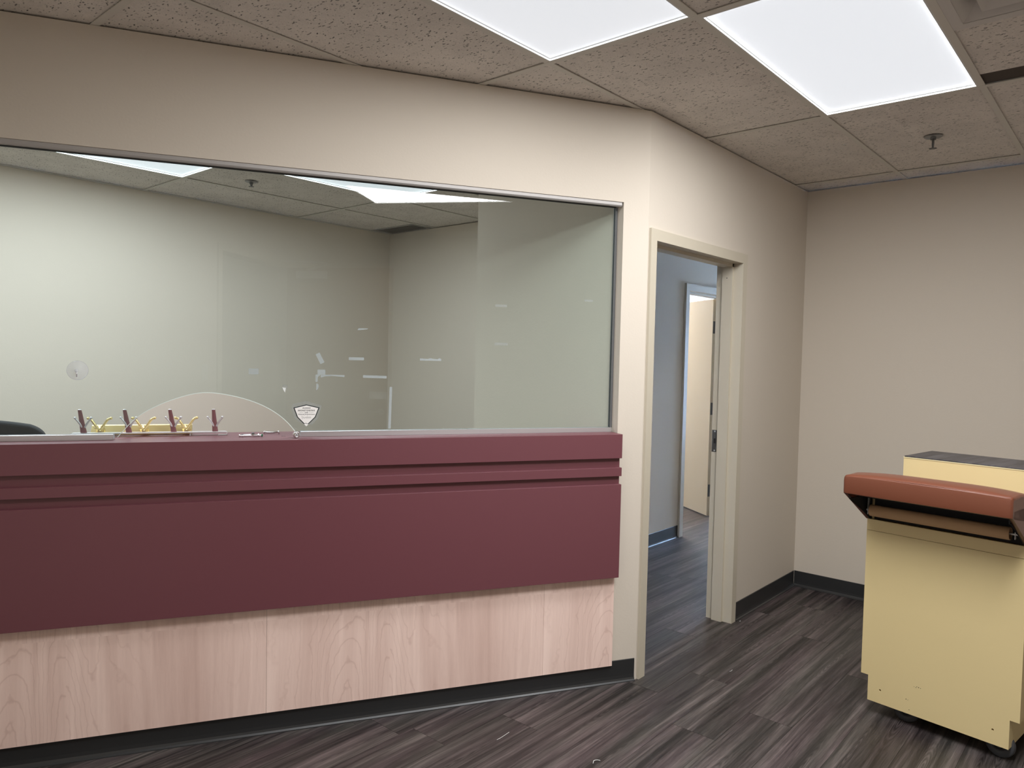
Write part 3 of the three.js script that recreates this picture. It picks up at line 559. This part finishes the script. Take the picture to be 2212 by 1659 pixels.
// ---------------------------------------------------------------- office chair behind the counter
{
  const t = thing('office_chair', 'black fabric office chair behind the reception counter', 'chair', L(-2.80, 0, -0.98), TURN + 0.12);
  const bs = new THREE.Shape(); bs.moveTo(-0.22, 0.60); bs.lineTo(0.22, 0.60); bs.quadraticCurveTo(0.25, 0.82, 0.243, 1.075); bs.quadraticCurveTo(0.235, 1.105, 0.19, 1.122); bs.quadraticCurveTo(0.09, 1.143, 0, 1.145); bs.quadraticCurveTo(-0.09, 1.143, -0.19, 1.122); bs.quadraticCurveTo(-0.235, 1.105, -0.243, 1.075); bs.quadraticCurveTo(-0.25, 0.82, -0.22, 0.60);
  const bg = new THREE.ExtrudeGeometry(bs, { depth: 0.04, bevelEnabled: true, bevelSize: 0.012, bevelThickness: 0.014, bevelSegments: 3, curveSegments: 16 }); bg.translate(0, -0.012, 0.16); mesh('backrest', metreUV(bg), M.fabric, t);
  mesh('seat', rbx(-0.25, 0.25, 0.43, 0.52, -0.26, 0.2, 0.035, 3), M.fabric, t);
  mesh('back_bracket', tube([[0, 0.43, 0.05], [0, 0.42, 0.22], [0, 0.55, 0.245], [0, 0.75, 0.225]], 0.018, 16, 8), M.rubber, t);
  mesh('gas_column', lathe([[0.025, 0.09], [0.025, 0.28], [0.018, 0.28], [0.018, 0.43]], 16), M.rubber, t);
  for (let k = 0; k < 5; k++) {
    const a = k / 5 * Math.PI * 2; const arm = mesh('base_arm', tube([[0, 0.11, 0], [Math.cos(a) * 0.15, 0.10, Math.sin(a) * 0.15], [Math.cos(a) * 0.29, 0.075, Math.sin(a) * 0.29]], 0.019, 8, 8), M.rubber, t);
    const c = new THREE.CylinderGeometry(0.028, 0.028, 0.045, 16); c.rotateX(Math.PI / 2); c.rotateY(-a); c.translate(Math.cos(a) * 0.29, 0.028, Math.sin(a) * 0.29); mesh('caster', c, M.rubber, arm);
  }
}

// ---------------------------------------------------------------- yellow exam table on casters
{
  const t = thing('exam_table', 'yellow metal exam table on black casters with a brown vinyl padded top', 'exam table', [3.287, 0, -0.849], -97.8685 * Math.PI / 180);
  // local x along the front face, z towards the viewer side; front face at z = 0
  const a = -0.030, b = 0.541;
  const face = [[0.0, 0.06], [0.51, 0.06], [0.51, 0.1705], [b, 0.1705], [b, 0.818], [a, 0.818], [a, 0.165], [0.0, 0.165]];
  const ho = (x, y, r = 0.0042) => { const q = []; for (let k = 0; k < 12; k++) q.push([x + Math.cos(-k / 6 * Math.PI) * r, y + Math.sin(-k / 6 * Math.PI) * r]); return q; };
  const lower = [[0.0, 0.06], [0.51, 0.06], [0.51, 0.1705], [b, 0.1705], [b, 0.7745], [a, 0.7745], [a, 0.165], [0.0, 0.165]];
  const fg = extr(lower, 0.018, { holes: [ho(0.05, 0.116), ho(0.457, 0.115)] }); fg.translate(0, 0, -0.018); mesh('front_panel', fg, M.yellow, t);
  mesh('top_rail', rbx(a, b, 0.7757, 0.822, -0.018, 0.0, 0.001), M.yellow, t);
  for (const x of [0.05, 0.457]) mesh('bolt_backing', bx(x - 0.015, x + 0.015, 0.1, 0.13, -0.022, -0.019), M.black, t);
  mesh('side_panel', rbx(a, a + 0.02, 0.165, 0.93, -0.66, -0.019, 0.001), M.yellow, t);
  mesh('side_panel', rbx(b - 0.02, b, 0.1705, 0.93, -0.66, -0.019, 0.001), M.yellow, t);
  mesh('plinth', merge([bx(0.0, 0.018, 0.06, 0.165, -0.64, -0.019), bx(0.492, 0.51, 0.06, 0.1705, -0.64, -0.019), bx(0.018, 0.492, 0.06, 0.165, -0.64, -0.62)]), M.yellow, t);
  mesh('bottom_shelf', bx(a + 0.02, b - 0.02, 0.166, 0.182, -0.64, -0.019), M.yellow, t);
  mesh('back_panel', bx(a, b, 0.165, 1.0, -0.675, -0.661), M.yellow, t);
  // raised rear box with slate laminate top and a seam line
  const rear = mesh('rear_box', merge([bx(a, b, 0.83, 0.9245, -0.68, -0.355), bx(a, b, 0.926, 1.053, -0.68, -0.355)]), M.yellow, t);
  mesh('box_edge', bx(a - 0.001, b + 0.001, 1.0532, 1.0565, -0.682, -0.353), std(new THREE.Color().setRGB(0.78, 0.7, 0.42), { roughness: 0.4 }), rear);
  mesh('laminate_top', rbx(a + 0.002, b - 0.002, 1.0566, 1.0615, -0.679, -0.356, 0.001), M.slate, t);
  // padded top: crowned section swept across the width
  const W0 = a - 0.004, W1 = b + 0.004, N = 40, ring = [];
  const prof = [];   // (z, y) going from the front lower edge over the crown to the back and round below
  prof.push([0.217, 0.951, 0], [0.2245, 0.9545, 0.1], [0.226, 0.965, 0.3], [0.2265, 1.012, 0.6], [0.2245, 1.0225, 0.85], [0.216, 1.0285, 1], [0.19, 1.031, 1], [0.13, 1.033, 1], [0.05, 1.024, 1], [-0.08, 0.995, 1], [-0.22, 0.965, 1], [-0.34, 0.945, 0.9], [-0.352, 0.93, 0.5], [-0.352, 0.832, 0], [0.0, 0.832, 0], [0.10, 0.888, 0]);
  const pos = [], uvs = [], idx = [];
  for (let i = 0; i <= N; i++) {
    const s = 0.5 - 0.5 * Math.cos(Math.PI * i / N), e = Math.min(s, 1 - s) * (W1 - W0), drop = e < 0.012 ? 1 - Math.sqrt(1 - Math.pow(1 - e / 0.012, 2)) : 0;
    const crown = 0.012 * (1 - Math.pow(2 * s - 1, 4)) - 0.006;
    prof.forEach(([z, y, k], j) => { const yy = k > 0.5 ? y + crown * (z < 0.2 ? 1 : 0.4) - drop * 0.010 * k : y; const zz = j >= 1 && j <= 4 ? z - drop * 0.006 : z; pos.push(W0 + s * (W1 - W0), yy, zz); uvs.push(s * 0.57, j * 0.05); });
  }
  const P = prof.length;
  for (let i = 0; i < N; i++) for (let j = 0; j < P; j++) { const q = i * P + j, r = i * P + (j + 1) % P, q2 = q + P, r2 = r + P; idx.push(q, q2, r2, q, r2, r); }
  const cap = (i, flip) => { const o = i * P; const sh = THREE.ShapeUtils.triangulateShape(prof.map(([z, y]) => new THREE.Vector2(z, y)), []); const s0 = pos.length / 3; for (let j = 0; j < P; j++) { pos.push(pos[(o + j) * 3], pos[(o + j) * 3 + 1], pos[(o + j) * 3 + 2]); uvs.push(prof[j][0], prof[j][1]); } for (const [x, y, z] of sh) flip ? idx.push(s0 + x, s0 + z, s0 + y) : idx.push(s0 + x, s0 + y, s0 + z); };
  cap(0, true); cap(N, false);
  // the front lower part is a hollow box: side cheeks and underside are built separately, so the pad stops above it
  const pg = new THREE.BufferGeometry(); pg.setAttribute('position', new THREE.Float32BufferAttribute(pos, 3)); pg.setAttribute('uv', new THREE.Float32BufferAttribute(uvs, 2)); pg.setIndex(idx); pg.computeVertexNormals();
  // lower the cavity: raise the front underside to leave room for the paper roll
  { const p = pg.attributes.position; for (let i = 0; i < p.count; i++) { const x = p.getX(i), y = p.getY(i), z = p.getZ(i); if (y < 0.9 && z > -0.2) p.setY(i, 0.93); } pg.computeVertexNormals(); }
  const pad = mesh('padded_top', toCreasedNormals(pg, 0.62), M.vinyl, t);
  const welt = tube([[W0 + 0.008, 1.0235, 0.2195], [(W0 + W1) / 2, 1.0285, 0.2205], [W1 - 0.008, 1.0235, 0.2195]], 0.0016, 30, 6); mesh('piping', welt, M.vinyl, pad);
  // wedge-shaped cheeks and black liner of the roll recess
  const cheek = [[0.214, 0.951], [0.205, 0.975], [-0.02, 0.975], [-0.02, 0.822], [0.0, 0.822]];
  for (const [x0, w] of [[a - 0.004, 0.012], [b - 0.008, 0.012]]) { const g = extr(cheek, w); g.rotateY(-Math.PI / 2); const p = g.attributes.position; for (let i = 0; i < p.count; i++) p.setX(i, p.getX(i) + x0 + w); g.computeVertexNormals(); mesh('side_cheek', metreUV(g), M.vinyl, t); }
  for (const x0 of [a + 0.009, b - 0.0125]) { const g = extr([[0.207, 0.9475], [0.2, 0.93], [-0.015, 0.93], [-0.015, 0.822], [0.0, 0.822]], 0.0035); g.rotateY(-Math.PI / 2); const p = g.attributes.position; for (let i = 0; i < p.count; i++) p.setX(i, p.getX(i) + x0 + 0.0035); g.computeVertexNormals(); mesh('cheek_liner', metreUV(g), M.black, t); }
  mesh('recess_liner', merge([bx(a + 0.009, b - 0.009, 0.925, 0.9295, -0.02, 0.09), bx(a + 0.009, b - 0.009, 0.8225, 0.925, -0.03, -0.02)]), M.black, t);
  // cardboard paper-roll tube on its rod
  const rx0 = a + 0.032, rx1 = b - 0.045, ry = 0.868, rz = 0.045, R0 = 0.0235;
  const tb = lathe([[R0 - 0.003, 0], [R0, 0], [R0, rx1 - rx0], [R0 - 0.003, rx1 - rx0], [R0 - 0.003, 0]], 32); tb.rotateZ(-Math.PI / 2); tb.translate(rx0, ry, rz); mesh('paper_roll_tube', tb, M.card, t);
  const rod = new THREE.CylinderGeometry(0.004, 0.004, b - a - 0.03, 12); rod.rotateZ(Math.PI / 2); rod.translate((a + b) / 2, ry, rz); mesh('roll_rod', rod, M.satin, t);
  for (const x of [a + 0.022, b - 0.03]) mesh('rod_bracket', merge([bx(x - 0.001, x + 0.001, 0.85, 0.925, rz - 0.010, rz + 0.006)]), M.satin, t);
  // chips in the paint
  seed = 5;
  for (const [x, y, n] of [[0.19, 0.1815, 3], [0.18, 0.178, 2], [0.152, 0.117, 2], [0.165, 0.078, 1]]) for (let k = 0; k < n; k++) { const q = []; const cx = x + k * 0.007, r = rr(0.0012, 0.0024); for (let m = 0; m < 7; m++) { const an = m / 7 * Math.PI * 2; q.push([cx + Math.cos(an) * r * rr(0.6, 1.3), y - k * 0.001 + Math.sin(an) * r * rr(0.5, 1)]); } mesh('paint_chip', extr(q, 0.0003), M.black, t); }
  for (const [x, z, turn] of [[0.135, -0.062, 0.15], [0.47, -0.055, -0.1], [0.10, -0.56, 0.3], [0.44, -0.56, -0.2]]) {
    const cs = mesh('caster', (() => { const g = lathe([[0.018, -0.016], [0.034, -0.0165], [0.046, -0.013], [0.05, -0.007], [0.05, 0.007], [0.046, 0.013], [0.034, 0.0165], [0.018, 0.016], [0.018, -0.016]], 36); g.rotateX(Math.PI / 2); return g; })(), M.rubber, t);
    cs.position.set(x, 0.05, z); cs.rotation.y = turn;
    const hub = lathe([[0, -0.019], [0.012, -0.019], [0.013, -0.010], [0.020, -0.008], [0.020, 0.008], [0.013, 0.010], [0.012, 0.019], [0, 0.019]], 24); hub.rotateX(Math.PI / 2); mesh('hub', hub, M.steelDark, cs);
    mesh('fork', merge([bx(-0.011, 0.011, -0.004, 0.058, -0.0225, -0.0195), bx(-0.011, 0.011, -0.004, 0.058, 0.0195, 0.0225), bx(-0.02, 0.02, 0.054, 0.058, -0.0225, 0.0225), bx(-0.012, 0.012, 0.058, 0.115, -0.012, 0.012)]), M.steelDark, cs);
  }
}

// ---------------------------------------------------------------- scraps on the floor
function scrap(label, x, z, pts, r = 0.0012) { const m = mesh('floor_scrap', tube(pts, r, 14, 6), M.white); m.position.set(x, r, z); tag(m, label, 'scrap', 'scraps on the plank floor'); }
scrap('curled white plastic shaving on the floor', 2.187, -1.471, [[-0.018, 0.001, 0.004], [0, 0.001, -0.004], [0.012, 0.001, 0.003], [0.016, 0.001, 0.012]]);
scrap('straight pale thread lying by the counter base', 2.05, -1.83, [[0, 0.0005, 0], [0.03, 0.0005, 0.0], [0.075, 0.0005, -0.004]], 0.0009);
scrap('tiny curved clipping in the middle of the floor', 3.28, -1.45, [[-0.012, 0.0005, 0], [0, 0.0005, 0.004], [0.014, 0.0005, 0.001]], 0.0009);
scrap('small white chip at the foot of the door frame', 3.945, -1.70, [[-0.004, 0.0005, 0], [0.004, 0.0006, 0.003]], 0.0015);

// ---------------------------------------------------------------- far rooms: windows, blinds, lamp
{
  const pane = (name, label, z0, z1, y0, y1) => {
    const t = structGroup(name, label);
    const g = new THREE.PlaneGeometry(z1 - z0, y1 - y0); g.rotateY(-Math.PI / 2); g.translate(9.06, (y0 + y1) / 2, (z0 + z1) / 2); mesh('glass_pane', g, phy(0xffffff, { roughness: 0, transmission: 1, thickness: 0 }), t);
    mesh('sash', merge([bx(9.04, 9.08, y0, y0 + 0.04, z0, z1), bx(9.04, 9.08, y1 - 0.04, y1, z0, z1), bx(9.04, 9.08, y0 + 0.04, y1 - 0.04, z0, z0 + 0.04), bx(9.04, 9.08, y0 + 0.04, y1 - 0.04, z1 - 0.04, z1)]), M.white, t);
  };
  pane('window_2', 'daylight window at the end of the hallway', -2.82, -2.0, 0.35, 2.2);
  pane('window_3', 'daylight window with vertical blinds in the far room', -6.2, -3.4, 0.85, 2.45);
  const t = thing('vertical_blinds', 'white vertical blinds over the bright window of the far room', 'blinds', [8.93, 0, -4.8]);
  mesh('head_rail', bx(-0.02, 0.02, 2.47, 2.51, -1.5, 1.5), M.white, t);
  for (let k = 0; k < 33; k++) { const g = bx(-0.0006, 0.0006, 0.8, 2.47, -0.044, 0.044); g.rotateY(0.75); g.translate(0, 0, -1.45 + k * 0.09); mesh('vane', g, M.blind, t); }
  const l = thing('ceiling_light', 'lit ceiling panel in the room beyond the hallway', 'light', [6.9, HC, -4.6], 0, 'recessed fluorescent ceiling panels');
  mesh('frame', bx(-0.61, 0.61, -0.02, -0.0005, -0.305, 0.305), M.white, l);
  mesh('diffuser', bx(-0.59, 0.59, -0.026, -0.0205, -0.285, 0.285), lensMat(1), l);
  const a = new THREE.RectAreaLight(new THREE.Color(1, 0.93, 0.82), PANEL.far, 1.18, 0.57); a.name = 'panel_glow'; a.position.set(0, -0.03, 0); a.rotation.x = -Math.PI / 2; l.add(a);
}

shade(scene);
scene.traverse((o) => { if (o.isLight) o.castShadow = true; });
renderer.render(scene, camera);
